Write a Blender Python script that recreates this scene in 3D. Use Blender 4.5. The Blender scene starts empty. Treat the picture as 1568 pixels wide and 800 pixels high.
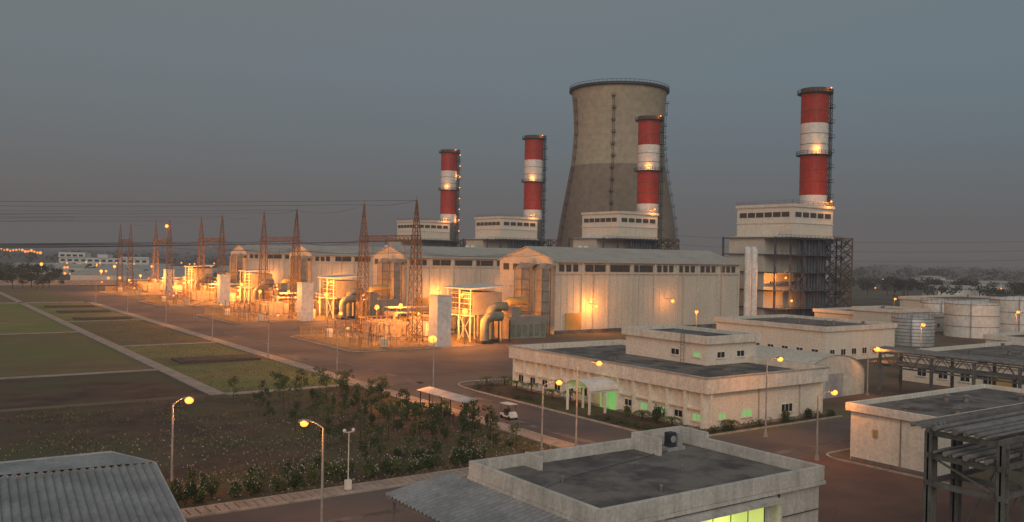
import bpy, math, random
from mathutils import Vector, Matrix
random.seed(7)
R=random.random
def U(a,b): return a+(b-a)*R()
S=bpy.context.scene
# World frame: +y runs away along the row of power units, +x runs along each turbine hall.

# ------------------------------------------------------------------ materials
def mat(name,c1,c2=None,scale=.5,rough=.8,bump=0.0,metal=0.0,streak=0.0,fine=6.0,emis=None,estr=0.0,c3=None,s3=.05,lo=.35,hi=.65):
    m=bpy.data.materials.new(name); m.use_nodes=True
    N=m.node_tree.nodes; L=m.node_tree.links
    B=N['Principled BSDF']; B.inputs['Roughness'].default_value=rough; B.inputs['Metallic'].default_value=metal
    B.inputs['Specular IOR Level'].default_value=.3
    if emis:
        B.inputs['Base Color'].default_value=(*c1,1)
        B.inputs['Emission Color'].default_value=(*emis,1); B.inputs['Emission Strength'].default_value=estr
        m.cycles.emission_sampling='NONE'
        return m
    if c2 is None: c2=tuple(x*.8 for x in c1)
    g=N.new('ShaderNodeNewGeometry')
    def noise(sc,det=6,zs=1.0):
        mp=N.new('ShaderNodeMapping'); mp.inputs['Scale'].default_value=(sc,sc,sc*zs)
        L.new(g.outputs['Position'],mp.inputs['Vector'])
        n=N.new('ShaderNodeTexNoise'); n.inputs['Scale'].default_value=1; n.inputs['Detail'].default_value=det; n.inputs['Roughness'].default_value=.6
        L.new(mp.outputs[0],n.inputs['Vector']); return n
    def ramp(n,lo,hi):
        r=N.new('ShaderNodeMapRange'); r.inputs[1].default_value=lo; r.inputs[2].default_value=hi
        L.new(n.outputs['Fac'],r.inputs[0]); return r
    def mix(f,a,b,t='MIX'):
        x=N.new('ShaderNodeMix'); x.data_type='RGBA'; x.blend_type=t
        if isinstance(f,float): x.inputs[0].default_value=f
        else: L.new(f,x.inputs[0])
        for i,v in ((6,a),(7,b)):
            if isinstance(v,tuple): x.inputs[i].default_value=(*v,1)
            else: L.new(v,x.inputs[i])
        return x.outputs[2]
    col=mix(ramp(noise(scale,4),lo,hi).outputs[0],c1,c2)
    if c3: col=mix(ramp(noise(s3,3),.45,.6).outputs[0],col,c3)
    nf=noise(fine,3)
    rf=ramp(nf,.3,.7); rf.inputs[3].default_value=.82; rf.inputs[4].default_value=1.12
    cc=N.new('ShaderNodeVectorMath'); cc.operation='SCALE'; L.new(col,cc.inputs[0]); L.new(rf.outputs[0],cc.inputs['Scale'])
    col=cc.outputs[0]
    if streak>0:
        rs=ramp(noise(1.6,3,.06),.42,.72)
        rs.inputs[3].default_value=1.0; rs.inputs[4].default_value=1-streak
        c4=N.new('ShaderNodeVectorMath'); c4.operation='SCALE'; L.new(col,c4.inputs[0]); L.new(rs.outputs[0],c4.inputs['Scale']); col=c4.outputs[0]
    L.new(col,B.inputs['Base Color'])
    if bump>0:
        b=N.new('ShaderNodeBump'); b.inputs['Strength'].default_value=bump; b.inputs['Distance'].default_value=.05
        L.new(nf.outputs['Fac'],b.inputs['Height']); L.new(b.outputs[0],B.inputs['Normal'])
    return m

M={}
M['soil']=mat('dry_soil',(.18,.12,.08),(.11,.078,.055),.09,.95,.6,c3=(.15,.14,.08),s3=.012)
M['far']=mat('far_land',(.12,.10,.07),(.07,.068,.045),.006,.95,c3=(.15,.115,.075),s3=.0022,fine=.05)
M['scrub']=mat('scrub_soil',(.125,.082,.058),(.06,.042,.032),.16,.95,.8,c3=(.085,.085,.042),s3=.06,fine=5)
M['lawn']=mat('lawn',(.24,.225,.075),(.19,.15,.065),.10,.95,.7,c3=(.14,.18,.05),s3=.035,fine=5)
M['lawn2']=mat('dry_lawn',(.18,.15,.065),(.15,.10,.058),.12,.95,.7,c3=(.13,.145,.05),s3=.03,fine=5)
M['asph']=mat('asphalt',(.135,.117,.117),(.09,.081,.083),.12,.85,.3,c3=(.16,.13,.115),s3=.04,fine=7)
M['paving']=mat('red_brown_paving',(.20,.11,.082),(.14,.08,.062),.2,.85,.3,fine=5)
M['conc']=mat('concrete_slabs',(.42,.35,.30),(.29,.24,.20),.5,.9,.4)
M['kerb']=mat('kerb_concrete',(.47,.42,.36),(.30,.27,.24),.9,.9,.2)
M['slab']=mat('dark_slab',(.12,.09,.07),(.075,.058,.047),.5,.9,.3)
M['gravel']=mat('gravel',(.24,.18,.13),(.15,.115,.085),.5,.95,.5,fine=3)
M['hall']=mat('cladding_white',(.64,.60,.51),(.58,.54,.455),.12,.65,streak=.08,fine=2)
M['hallroof']=mat('roof_sheet',(.46,.44,.39),(.38,.36,.32),.15,.6)
M['cream']=mat('cream_paint',(.79,.73,.62),(.74,.68,.57),.4,.75,streak=.08,fine=3)
M['cream2']=mat('parapet_paint',(.77,.72,.63),(.66,.615,.53),.5,.8,streak=.16,fine=3)
M['greyw']=mat('weathered_render',(.64,.61,.555),(.50,.47,.425),.45,.85,.2,streak=.24,fine=4)
M['roofd']=mat('bitumen_roof',(.15,.135,.125),(.075,.07,.068),.35,.9,.5,c3=(.21,.19,.17),s3=.3,fine=5)
M['corr']=mat('corrugated_steel',(.34,.345,.35),(.22,.225,.23),.35,.55,metal=.2,fine=3)
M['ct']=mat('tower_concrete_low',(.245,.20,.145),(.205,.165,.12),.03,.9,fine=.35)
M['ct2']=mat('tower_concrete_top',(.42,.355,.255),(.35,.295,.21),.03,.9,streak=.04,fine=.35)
M['red']=mat('red_paint',(.43,.042,.02),(.35,.034,.017),.2,.5,streak=.2,fine=1)
M['white']=mat('white_paint',(.80,.76,.70),(.72,.68,.62),.2,.5,streak=.10,fine=1)
M['steel']=mat('galvanised_steel',(.28,.265,.25),(.18,.17,.16),.8,.5,metal=.3)
M['dark']=mat('dark_steel',(.06,.062,.068),(.035,.036,.04),.8,.6,metal=.1)
M['blue']=mat('blue_grey_steel',(.12,.13,.16),(.07,.08,.10),.6,.6,metal=.2)
M['rack']=mat('grey_painted_steel',(.17,.165,.155),(.10,.10,.095),.6,.6,metal=.1)
M['rust']=mat('brown_steel',(.19,.125,.08),(.11,.075,.05),.8,.7)
M['ductm']=mat('duct_metal',(.36,.32,.27),(.26,.23,.19),.5,.6)
M['green']=mat('equipment_green',(.26,.26,.20),(.17,.175,.135),.6,.6)
M['ochre']=mat('ochre_paint',(.55,.37,.13),(.42,.28,.10),.5,.6)
M['pipe']=mat('silver_cladding',(.58,.57,.56),(.42,.41,.41),.6,.45,metal=.3)
M['porc']=mat('brown_porcelain',(.22,.09,.04),(.15,.06,.03),2,.3)
M['glass']=mat('dark_glass',(.02,.025,.03),(.03,.035,.04),1,.15)
M['louver']=mat('dark_louver',(.085,.078,.068),(.05,.047,.043),1.5,.6)
M['leaf']=mat('foliage',(.07,.10,.035),(.03,.047,.016),1.2,.8,fine=4)
M['leaf2']=mat('foliage_light',(.14,.16,.06),(.06,.085,.026),1.5,.8,fine=4)
M['leafd']=mat('far_foliage',(.06,.072,.035),(.028,.036,.02),.05,.9,fine=.4)
M['weed']=mat('dry_weeds',(.20,.16,.085),(.11,.10,.05),.5,.9)
M['bark']=mat('bark',(.10,.07,.05),(.05,.035,.025),3,.9)
M['flower']=mat('white_blossom',(.62,.6,.55),(.5,.48,.42),3,.8)
M['rubber']=mat('rubber',(.02,.02,.02),(.015,.015,.015),3,.8)
M['shirt']=mat('shirt_cloth',(.3,.32,.38),(.25,.27,.33),9,.9)
M['sodium']=mat('sodium_lamp',(1,.6,.2),emis=(1,.24,.03),estr=3.4)
M['sodium_s']=mat('sodium_lamp_small',(1,.6,.2),emis=(1,.27,.035),estr=1.7)
M['gwin']=mat('green_lit_window',(.2,.5,.2),emis=(.24,.55,.16),estr=.5)
M['ywin']=mat('fluorescent_lit_window',(.5,.6,.2),emis=(.60,.70,.16),estr=.75)
M['hwin']=mat('fluorescent_window',(.6,.6,.5),emis=(.9,.8,.5),estr=.7)
M['cloud']=None

# ------------------------------------------------------------------ mesh builder
def G(name,loc=(0,0,0)):
    e=bpy.data.objects.new(name,None); e.location=loc; e.empty_display_size=1
    S.collection.objects.link(e); return e
class Part:
    def __init__(s): s.v=[]; s.f=[]
    def add(s,vs,fs):
        n=len(s.v); s.v+= [tuple(v) for v in vs]; s.f+=[tuple(i+n for i in f) for f in fs]
    def box(s,x0,x1,y0,y1,z0,z1):
        s.add([(x0,y0,z0),(x1,y0,z0),(x1,y1,z0),(x0,y1,z0),(x0,y0,z1),(x1,y0,z1),(x1,y1,z1),(x0,y1,z1)],
              [(3,2,1,0),(4,5,6,7),(0,1,5,4),(1,2,6,5),(2,3,7,6),(3,0,4,7)]); return s
    def ring(s,x0,x1,y0,y1,z0,z1,t):
        s.box(x0,x1,y0,y0+t,z0,z1); s.box(x0,x1,y1-t,y1,z0,z1)
        s.box(x0,x0+t,y0+t,y1-t,z0,z1); s.box(x1-t,x1,y0+t,y1-t,z0,z1); return s
    def beam(s,p,q,w,h=None):
        p=Vector(p);q=Vector(q);h=h or w;d=(q-p)
        if d.length<1e-6:return s
        d.normalize(); up=Vector((0,0,1)) if abs(d.z)<.9 else Vector((0,1,0))
        r=d.cross(up).normalized()*w/2; u=r.cross(d).normalized()*h/2
        vs=[p-r-u,p+r-u,p+r+u,p-r+u,q-r-u,q+r-u,q+r+u,q-r+u]
        s.add(vs,[(0,1,2,3),(7,6,5,4),(0,4,5,1),(1,5,6,2),(2,6,7,3),(3,7,4,0)]); return s
    def sweep(s,pts,r,n=12,cap=True):
        pts=[Vector(p) for p in pts]; m=len(pts); rs=r if isinstance(r,(list,tuple)) else [r]*m
        d0=(pts[1]-pts[0]).normalized(); up=Vector((0,0,1)) if abs(d0.z)<.9 else Vector((1,0,0)); vs=[]
        side=d0.cross(up).normalized()
        for i,p in enumerate(pts):
            d=(pts[min(i+1,m-1)]-pts[max(i-1,0)]).normalized()
            side=(side-d*side.dot(d)).normalized(); u=side.cross(d)
            for k in range(n):
                t=2*math.pi*k/n; vs.append(p+side*math.cos(t)*rs[i]+u*math.sin(t)*rs[i])
        fs=[]
        for i in range(m-1):
            for k in range(n):
                k2=(k+1)%n; fs.append((i*n+k,(i+1)*n+k,(i+1)*n+k2,i*n+k2))
        if cap: fs.append(tuple(range(n))); fs.append(tuple(reversed(range((m-1)*n,m*n))))
        s.add(vs,fs); return s
    def cyl(s,p,q,r,r2=None,n=12): return s.sweep([p,q],[r,r if r2 is None else r2],n)
    def lathe(s,cx,cy,prof,n=48,cap=True):
        vs=[];m=len(prof)
        for r,z in prof:
            for k in range(n):
                t=2*math.pi*k/n; vs.append((cx+r*math.cos(t),cy+r*math.sin(t),z))
        fs=[]
        for i in range(m-1):
            for k in range(n):
                k2=(k+1)%n; fs.append((i*n+k,i*n+k2,(i+1)*n+k2,(i+1)*n+k))
        if cap: fs.append(tuple(reversed(range(n)))); fs.append(tuple(range((m-1)*n,m*n)))
        s.add(vs,fs); return s
    def sphere(s,c,r,n=10,zs=1):
        prof=[(max(r*math.sin(math.pi*i/6),.001),c[2]-r*zs*math.cos(math.pi*i/6)) for i in range(7)]
        return s.lathe(c[0],c[1],prof,n)
    def poly(s,pts): s.add(pts,[tuple(range(len(pts)))]); return s
    def leaves(s,c,rad,n,size,zmin=None):
        for i in range(n):
            while True:
                x,y,z=U(-1,1),U(-1,1),U(-1,1); q=x*x+y*y+z*z
                if q<1 and q>R()*.6: break
            p=Vector((c[0]+x*rad[0],c[1]+y*rad[1],c[2]+z*rad[2]))
            if zmin is not None and p.z<zmin: p.z=zmin+R()*.2*rad[2]
            a=Vector((U(-1,1),U(-1,1),U(-.6,.6))).normalized(); b=a.cross(Vector((U(-1,1),U(-1,1),U(-1,1)))).normalized()
            k=size*U(.6,1.3); a=a*k*.5; b=b*k*.32
            s.add([p-a,p+b*.9,p+a,p-b],[(0,1,2,3)])
    def mesh(s,name,mt,o=(0,0,0),smooth=False):
        me=bpy.data.meshes.new(name)
        me.from_pydata([(v[0]-o[0],v[1]-o[1],v[2]-o[2]) for v in s.v],[],s.f)
        me.materials.append(M[mt])
        if smooth:
            me.polygons.foreach_set('use_smooth',[True]*len(me.polygons))
            me.set_sharp_from_angle(angle=math.radians(40))
        return me
    def done(s,name,parent,mt,smooth=False,bevel=0):
        if not s.v: return None
        if parent is not None: o=tuple(parent.location)
        else:
            xs=[v[0] for v in s.v]; ys=[v[1] for v in s.v]; zs=[v[2] for v in s.v]
            o=((min(xs)+max(xs))/2,(min(ys)+max(ys))/2,min(zs))
        ob=bpy.data.objects.new(name,s.mesh(name,mt,o,smooth)); S.collection.objects.link(ob)
        if parent is not None: ob.parent=parent
        else: ob.location=o
        if mt in ('sodium','sodium_s'): ob.visible_shadow=False   # glass lamp globes let their light out
        if bevel:
            b=ob.modifiers.new('bevel','BEVEL'); b.width=bevel; b.segments=2; b.limit_method='ANGLE'
        return ob
SOD=(1,.315,.045)
def light(parent,loc,power,col=SOD,rad=.2,name='lamp_light'):
    d=bpy.data.lights.new(name,'POINT'); d.energy=power; d.color=col; d.shadow_soft_size=rad
    o=bpy.data.objects.new(name,d); S.collection.objects.link(o)
    if parent is not None:
        o.parent=parent; o.location=Vector(loc)-Vector(parent.location)
    else: o.location=loc
    return o

# ------------------------------------------------------------------ ground, roads
Part().poly([(-9000,-9000,0),(9000,-9000,0),(9000,9000,0),(-9000,9000,0)]).done('ground',None,'far')
Part().poly([(-120,-40,.004),(330,-40,.004),(330,520,.004),(-120,520,.004)]).done('plant_soil',None,'soil')
def sheet(name,mt,x0,x1,y0,y1,z): Part().poly([(x0,y0,z),(x1,y0,z),(x1,y1,z),(x0,y1,z)]).done(name,None,mt)
sheet('scrub_ground','scrub',-60,57,69,121,.008)
for (x0,x1,y0,y1,m) in [(38,56.5,123,155,'lawn'),(38,56.5,167,189,'lawn'),(38,56.5,191.5,257,'lawn2'),(38,56.5,259,345,'lawn'),
                       (-80,35.5,152.5,225,'lawn2'),(-80,35.5,227,345,'lawn'),(-80,35.5,123,150,'scrub'),(-80,56,350,480,'lawn2'),(38,56.5,155,167,'lawn2')]:
    sheet('lawn',m,x0,x1,y0,y1,.008)
p=Part()
for (x0,x1,y0,y1) in [(35.7,37.8,122,480),(-80,56.6,346,349),(37.8,56.6,120.8,122.4),(-80,35.7,150.6,151.9),(37.8,56.6,189.4,190.8),(37.8,56.6,257.3,258.4),(-80,35.7,225.3,226.5)]:
    p.box(x0,x1,y0,y1,0,.12)
p.done('concrete_drain',None,'conc')
p=Part()
for y in (157,262,292,318): p.box(41,55,y,y+7,0,.35); p.box(42,54,y+1,y+6,.35,.42)
p.done('concrete_platform',None,'slab')
p=Part(); z=.012
for (x0,x1,y0,y1) in [(59.2,69.3,66.6,480),(-60,200,55.5,66.6),(69.3,74,126,480),(74,136,127,159),(74,136,199,236),(74,136,275,312),(74,136,351,388),(69.3,126,113,126.0),(100,136,159,163)]:
    p.poly([(x0,y0,z),(x1,y0,z),(x1,y1,z),(x0,y1,z)])
p.done('road',None,'asph')
p=Part()
for (x0,x1,y0,y1) in [(52.2,79.3,-10,55.5),(20,52.2,20,36.9),(-60,32,20,46)]:
    p.poly([(x0,y0,z),(x1,y0,z),(x1,y1,z),(x0,y1,z)])
p.done('paved_yard',None,'paving')
p=Part(); y=69.4
while y<345:
    w=.95 if y<180 else 4.8
    p.box(57.05,58.85,y,y+w,0,.125+U(-.008,.008)); y+=w+.05
p.done('pavement',None,'conc')
p=Part(); x=-20
while x<58:
    p.box(x,x+.62,67.2,68.9,0,.125+U(-.01,.01)); x+=.74
p.done('pavement',None,'conc')
p=Part()
p.box(58.87,59.17,69.2,345,0,.15); p.box(-20,58,66.75,67.1,0,.15); p.box(-20,57,69.0,69.2,0,.13)
p.box(56.8,57.0,70.6,345,0,.14)
def kerbloop(pts,w=.3,h=.15):
    for i in range(len(pts)-1):
        a=pts[i];b=pts[i+1]; p.beam((a[0],a[1],h/2),(b[0],b[1],h/2),w,h)
def arc(cx,cy,r,a0,a1,n=8): return [(cx+r*math.cos(math.radians(a0+(a1-a0)*i/n)),cy+r*math.sin(math.radians(a0+(a1-a0)*i/n))) for i in range(n+1)]
kerbloop([(100,68.0),(72,68)]+arc(73,71,3.2,260,180)+[(69.7,108)]+arc(75,113-1.5,5,180,90)+[(100,113)])
for k in range(4):
    o=76*k
    kerbloop([(104,160.5+o)]+arc(78,163.5+o,3,270,180)+arc(78,194+o,3,180,90)+[(104,197+o)],.35)
kerbloop([(78.2,42)]+arc(80,53.3,2.2,180,90)+[(110,55.3)],.25)
p.done('kerb',None,'kerb')
sheet('garden_bed','scrub',69.85,76.9,70,112.5,.02); sheet('garden_bed','lawn',76.9,100,108.2,112.7,.02)
sheet('garden_bed','scrub',72,100,68.2,69.9,.02)
for k in range(4): sheet('gravel_yard','gravel',75,104,161+76*k,196.8+76*k,.02)
# road wear: patched trenches and oil-darkened lane strips
p=Part()
for (x0,x1,y0,y1) in [(61,62.1,70,100),(66.2,67.1,96,150),(59.4,69.1,118,119.4),(60.5,63.5,150,163),(64,66,176,214),(20,44,60.2,61.1),(70,96,58,59),(59.4,69.1,87,87.8)]:
    p.poly([(x0,y0,.016),(x1,y0,.016),(x1,y1,.016),(x0,y1,.016)])
p.done('road_repair_patches',None,'roofd')

# ------------------------------------------------------------------ street lamps
def street_lamp(x,y,h,dx,dy,arm=1.9,power=1000,r=.33,lit=True):
    g=G('street_lamp',(x,y,0)); l=math.hypot(dx,dy); dx/=l;dy/=l
    p=Part(); p.cyl((x,y,0),(x,y,h-.5),.11,.065,10)
    pts=[(x+dx*arm*t,y+dy*arm*t,h-.5+.5*math.sin(t*math.pi/2)) for t in (0,.2,.45,.7,1)]
    p.sweep(pts,.045,8); p.box(x-.22,x+.22,y-.22,y+.22,0,.06); p.box(x-.14,x+.14,y-.14,y+.14,.06,.5)
    p.done('pole',g,'kerb',True)
    e=Vector((x+dx*arm,y+dy*arm,h)); d=Vector((dx,dy,0))
    q=Part(); q.sweep([e-d*.15,e+d*.1,e+d*.5,e+d*.75],[.06,.15,.17,.08],8); q.done('luminaire_housing',g,'steel',True)
    q=Part(); q.sphere((e.x+dx*.35,e.y+dy*.35,h-.16),r,12,.85); q.done('lens',g,'sodium' if lit else 'sodium_s',True)
    if power: light(g,(e.x+dx*.35,e.y+dy*.35,h-.2),power,SOD,r*.5)
street_lamp(18.9,74.7,7.7,.8,-.3,.9,1000,.36)
street_lamp(25,58.3,8,-.8,.5,1.0,900,.29)
street_lamp(57.6,99.2,8.9,.3,.9,.6,5500,.58)
street_lamp(54,71,7.3,.8,-.5,1.3)
street_lamp(58.5,71,9.0,.8,-.5,1.9)
street_lamp(80.8,64.6,8.9,.8,-.3,1.3)
street_lamp(76,54.4,6.9,.8,-.3,1.5,500)
street_lamp(119.5,77,7,.8,-.3,1.2,1000,.42)
street_lamp(57.4,129,8,.8,.1,1.5,1800,.28,False)
for y in (160,195,235,280,330): street_lamp(57.4,y,8,.8,.1,1.5,1800,.3,False)
for (x,y) in ((165,95),(150,140),(235,110),(270,165)): street_lamp(x,y,8,-.5,-.5,1,1000,.4)
g=G('bollard_lamp',(31.4,67.9,0)); p=Part(); p.box(31.15,31.65,67.7,68.1,.12,.9); p.cyl((31.4,67.9,.9),(31.4,67.9,4.9),.05,.04,8); p.beam((31.0,67.9,4.9),(31.8,67.9,4.9),.06); p.done('post',g,'white')
p=Part(); p.sphere((31.0,67.9,5.05),.16); p.sphere((31.8,67.9,5.05),.16); p.done('globe',g,'white',True)

# ------------------------------------------------------------------ windows helper
def winx(F,Gl,x,y0,y1,z0,z1,n=2):      # window on a wall facing -x
    t=.07; F.box(x-.06,x,y0,y1,z0,z0+t);F.box(x-.06,x,y0,y1,z1-t,z1);F.box(x-.06,x,y0,y0+t,z0+t,z1-t);F.box(x-.06,x,y1-t,y1,z0+t,z1-t)
    for i in range(1,n):
        c=y0+(y1-y0)*i/n; F.box(x-.05,x,c-t/2,c+t/2,z0+t,z1-t)
    F.box(x-.16,x,y0-.1,y1+.1,z0-.1,z0-.005)
    Gl.box(x-.03,x-.004,y0+t,y1-t,z0+t,z1-t)
def winy(F,Gl,y,x0,x1,z0,z1,n=2):
    t=.07; F.box(x0,x1,y-.06,y,z0,z0+t);F.box(x0,x1,y-.06,y,z1-t,z1);F.box(x0,x0+t,y-.06,y,z0+t,z1-t);F.box(x1-t,x1,y-.06,y,z0+t,z1-t)
    for i in range(1,n):
        c=x0+(x1-x0)*i/n; F.box(c-t/2,c+t/2,y-.05,y,z0+t,z1-t)
    F.box(x0-.1,x1+.1,y-.16,y,z0-.1,z0-.005)
    Gl.box(x0+t,x1-t,y-.03,y-.004,z0+t,z1-t)

# ------------------------------------------------------------------ control building
g=G('control_building',(87,89,0))
p=Part(); p.box(77,98,70,108,0,4.45)
p.done('walls',g,'cream')
p=Part(); p.box(76.9,98.1,69.9,108.1,0,.35); p.done('plinth',g,'ductm')
p=Part(); p.ring(76.2,98.8,69.2,108.8,4.45,6.3,.5); p.box(76.7,98.3,69.7,108.3,4.45,5.35); p.done('parapet',g,'cream2',False,.03)
p=Part(); p.box(76.71,98.29,69.71,108.29,5.352,5.5); p.done('roof',g,'roofd')
p=Part(); p.box(76.1,76.2,69.1,108.9,6.18,6.34);p.box(98.8,98.9,69.1,108.9,6.18,6.34);p.box(76.2,98.8,69.1,69.2,6.18,6.34);p.box(76.2,98.8,108.8,108.9,6.18,6.34)
p.done('coping',g,'kerb')
P_=Part();F=Part();L1=Part();D1=Part()
nb=13; bw=38/nb
for i in range(nb+1):
    c=70+bw*i; c=min(max(c,70.2),107.8); P_.box(76.4,76.99,c-.17,c+.17,.36,4.44)
for i in range(nb):
    c=70+bw*(i+.5)
    if i in (5,6): continue
    P_.box(76.6,76.99,c-1.25,c+1.25,2.35,2.5); P_.box(76.8,76.99,c-.08,c+.08,2.5,4.44)
    winx(F,L1 if i in (0,2,3) else D1,77,c-.7,c+.7,1.0,1.9 if i<5 else 2.1,2)
for i in (0,7):
    c=77.2+20.6*i/7; P_.box(c-.17,c+.17,69.4,69.99,.36,4.44)
winy(F,L1,70,83.1,84.9,1.1,2.05,2); winy(F,D1,70,90.4,92.6,1.0,2.1,3); winy(F,L1,70,79,80.3,1.2,2.0,2)
F.box(87,88.2,69.94,69.99,0.1,2.4)
P_.done('pilasters',g,'cream');F.done('window_frames',g,'white');L1.done('lit_windows',g,'gwin');D1.done('dark_windows',g,'glass')
p=Part(); p.cyl((86,69.8,.5),(86,69.8,4.4),.06); p.cyl((93.8,69.8,.5),(93.8,69.8,4.4),.06); 
for i in (1,4,8,11):
    c=70+bw*i+.45; p.cyl((76.85,c,.4),(76.85,c,4.4),.05)
p.done('downpipes',g,'kerb')
p=Part(); p.box(90,100,82,98,5.5,8.4); p.done('penthouse_walls',g,'cream')
p=Part(); p.ring(89.5,100.5,81.5,98.5,8.4,9.5,.4); p.box(89.9,100.1,81.9,98.1,8.4,8.8); p.done('penthouse_parapet',g,'cream2',False,.03)
p=Part(); p.box(89.91,100.09,81.91,98.09,8.802,8.95); p.done('penthouse_roof',g,'roofd')
F=Part();D=Part();Lw=Part(); winx(F,Lw,90,83,84.4,6.5,7.2); winx(F,D,90,87,88.6,6.4,7.3); winy(F,D,82,92,93.6,6.4,7.3); winy(F,D,82,96,97.6,6.4,7.3)
F.done('penthouse_frames',g,'white');D.done('penthouse_glass',g,'glass');Lw.done('penthouse_lit_glass',g,'gwin')
p=Part(); 
for i in range(9): p.beam((89.3,85.5,5.5+i*.5),(89.3,86.1,5.5+i*.5),.04)
p.beam((89.3,85.5,5.5),(89.3,85.5,10),.06); p.beam((89.3,86.1,5.5),(89.3,86.1,10),.06)
for (x,y) in ((80,80),(82,92),(80,100),(86,75)): p.box(x,x+.8,y,y+.8,5.5,5.95)
p.cyl((79,104,5.5),(79,104,7.2),.05)
p.done('roof_fittings',g,'steel')
p=Part()
n=12; 
for i in range(n):
    a0=math.pi*i/n; a1=math.pi*(i+1)/n
    f=lambda a,r:(87+r*math.cos(a),3.0+r*.5*math.sin(a))
    o0=f(a0,2.5);o1=f(a1,2.5);i0=f(a0,2.3);i1=f(a1,2.3)
    X0,X1=71.6,76.5
    vs=[(X0,o0[0],o0[1]),(X0,o1[0],o1[1]),(X0,i1[0],i1[1]),(X0,i0[0],i0[1]),(X1,o0[0],o0[1]),(X1,o1[0],o1[1]),(X1,i1[0],i1[1]),(X1,i0[0],i0[1])]
    p.add(vs,[(0,1,2,3),(7,6,5,4),(0,4,5,1),(3,2,6,7)])
for y in (84.7,89.1):
    for x in (71.8,74.4): p.box(x,x+.25,y,y+.22,0,3.0)
    p.box(71.7,76.5,y-.05,y+.27,2.75,3.0)
p.done('entrance_porch',g,'white')
p=Part(); p.box(76.85,76.98,85.3,86.8,.1,2.6); p.box(76.85,76.98,87.0,88.5,.1,2.6); p.done('entrance_door_glazing',g,'gwin')
light(g,(74,87,2.6),45,(.7,1,.4),.1)

# ------------------------------------------------------------------ near flat-roof building
g=G('flat_roof_building',(42,43.5,0))
p=Part(); p.box(32.3,52,37,50,0,5.0); p.done('walls',g,'greyw')
p=Part(); p.ring(32.05,52.25,36.75,50.25,5.0,6.0,.3); p.box(32.35,51.95,37.05,49.95,5.0,5.1)
p.box(46.9,47.2,47.2,49.95,5.1,6.45); p.box(46.9,52.25,49.96,50.26,6.0,6.45); p.box(51.95,52.25,47.2,49.95,6.0,6.45)
p.box(36.5,36.8,48.2,49.95,5.1,6.15)
p.done('parapet',g,'greyw',False,.025)
p=Part(); p.box(32.36,51.94,37.06,49.94,5.102,5.2); p.done('roof',g,'roofd')
p=Part(); p.ring(31.98,52.32,36.68,50.32,4.75,4.99,.3); p.done('cornice',g,'greyw')
p=Part(); p.box(48.7,49.4,47.9,48.5,5.5,6.6); 
p.done('air_conditioner',g,'dark',False,.04)
p=Part(); p.cyl((49.05,47.88,6.1),(49.05,47.84,6.1),.27,None,16); p.box(49.6,50.1,47.9,48.5,5.5,6.5); p.box(48.5,50.3,47.8,48.6,5.2,5.48); p.done('condenser_unit',g,'pipe',False,.03)
p=Part(); p.cyl((48.6,48,5.3),(38,46,5.24),.035,None,6); p.cyl((38,46,5.24),(33,44,5.24),.035,None,6)
for (x,y) in ((40,40),(36,45),(45,43)): p.cyl((x,y,5.2),(x,y,5.55),.09); p.cyl((x,y,5.55),(x,y,5.62),.14,.1)
p.box(43,43.9,46,46.5,5.2,5.32); p.box(34,34.6,41,41.9,5.2,5.3)
p.done('roof_conduits_and_vents',g,'steel')
F=Part(); Gy=Part(); winy(F,Gy,37,38.2,46.3,1.0,4.3,5); F.done('window_frame',g,'dark'); Gy.done('lit_window',g,'ywin')
p=Part(); p.box(37.4,46.9,36.0,36.99,4.4,4.62); p.box(46.92,47.1,36.2,36.99,0,4.6); p.box(49,50.2,36.95,36.99,0,2.2); p.done('window_hood',g,'greyw')
p=Part(); p.cyl((47.6,36.85,0),(47.6,36.85,5),.06); p.cyl((52.15,40,0),(52.15,40,5),.06); p.beam((47.6,36.85,3.1),(51.8,36.85,3.1),.05); p.done('downpipes',g,'dark')
light(g,(42,36.3,3.4),60,(.8,1,.4),.3)
def corr(p,A,B,C,D,pitch=.25,amp=.035):
    """sheet A-B (low edge) to D-C (high edge), ribs run A->D"""
    A,B,C,D=map(Vector,(A,B,C,D)); n=max(2,int((B-A).length/pitch*4)); nrm=(B-A).cross(D-A).normalized(); vs=[];fs=[]
    for i in range(n+1):
        t=i/n; o=nrm*(amp if i%4 in (1,2) else -amp); vs.append(A.lerp(B,t)+o); vs.append(D.lerp(C,t)+o)
    for i in range(n): fs.append((2*i,2*i+2,2*i+3,2*i+1))
    p.add(vs,fs)
p=Part(); corr(p,(27.0,30,3.9),(27.0,52.6,3.9),(32.0,52.6,4.75),(32.0,30,4.75),.5,.07); p.done('lean_to_roof',g,'corr')
p=Part(); 
for y in (31,38,45,52): p.box(27.3,27.5,y,y+.2,0,3.8); p.beam((27.2,y+.1,3.72),(32,y+.1,4.52),.12)
p.beam((27.1,30,3.72),(27.1,52.6,3.72),.12); p.done('lean_to_frame',g,'steel')

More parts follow.
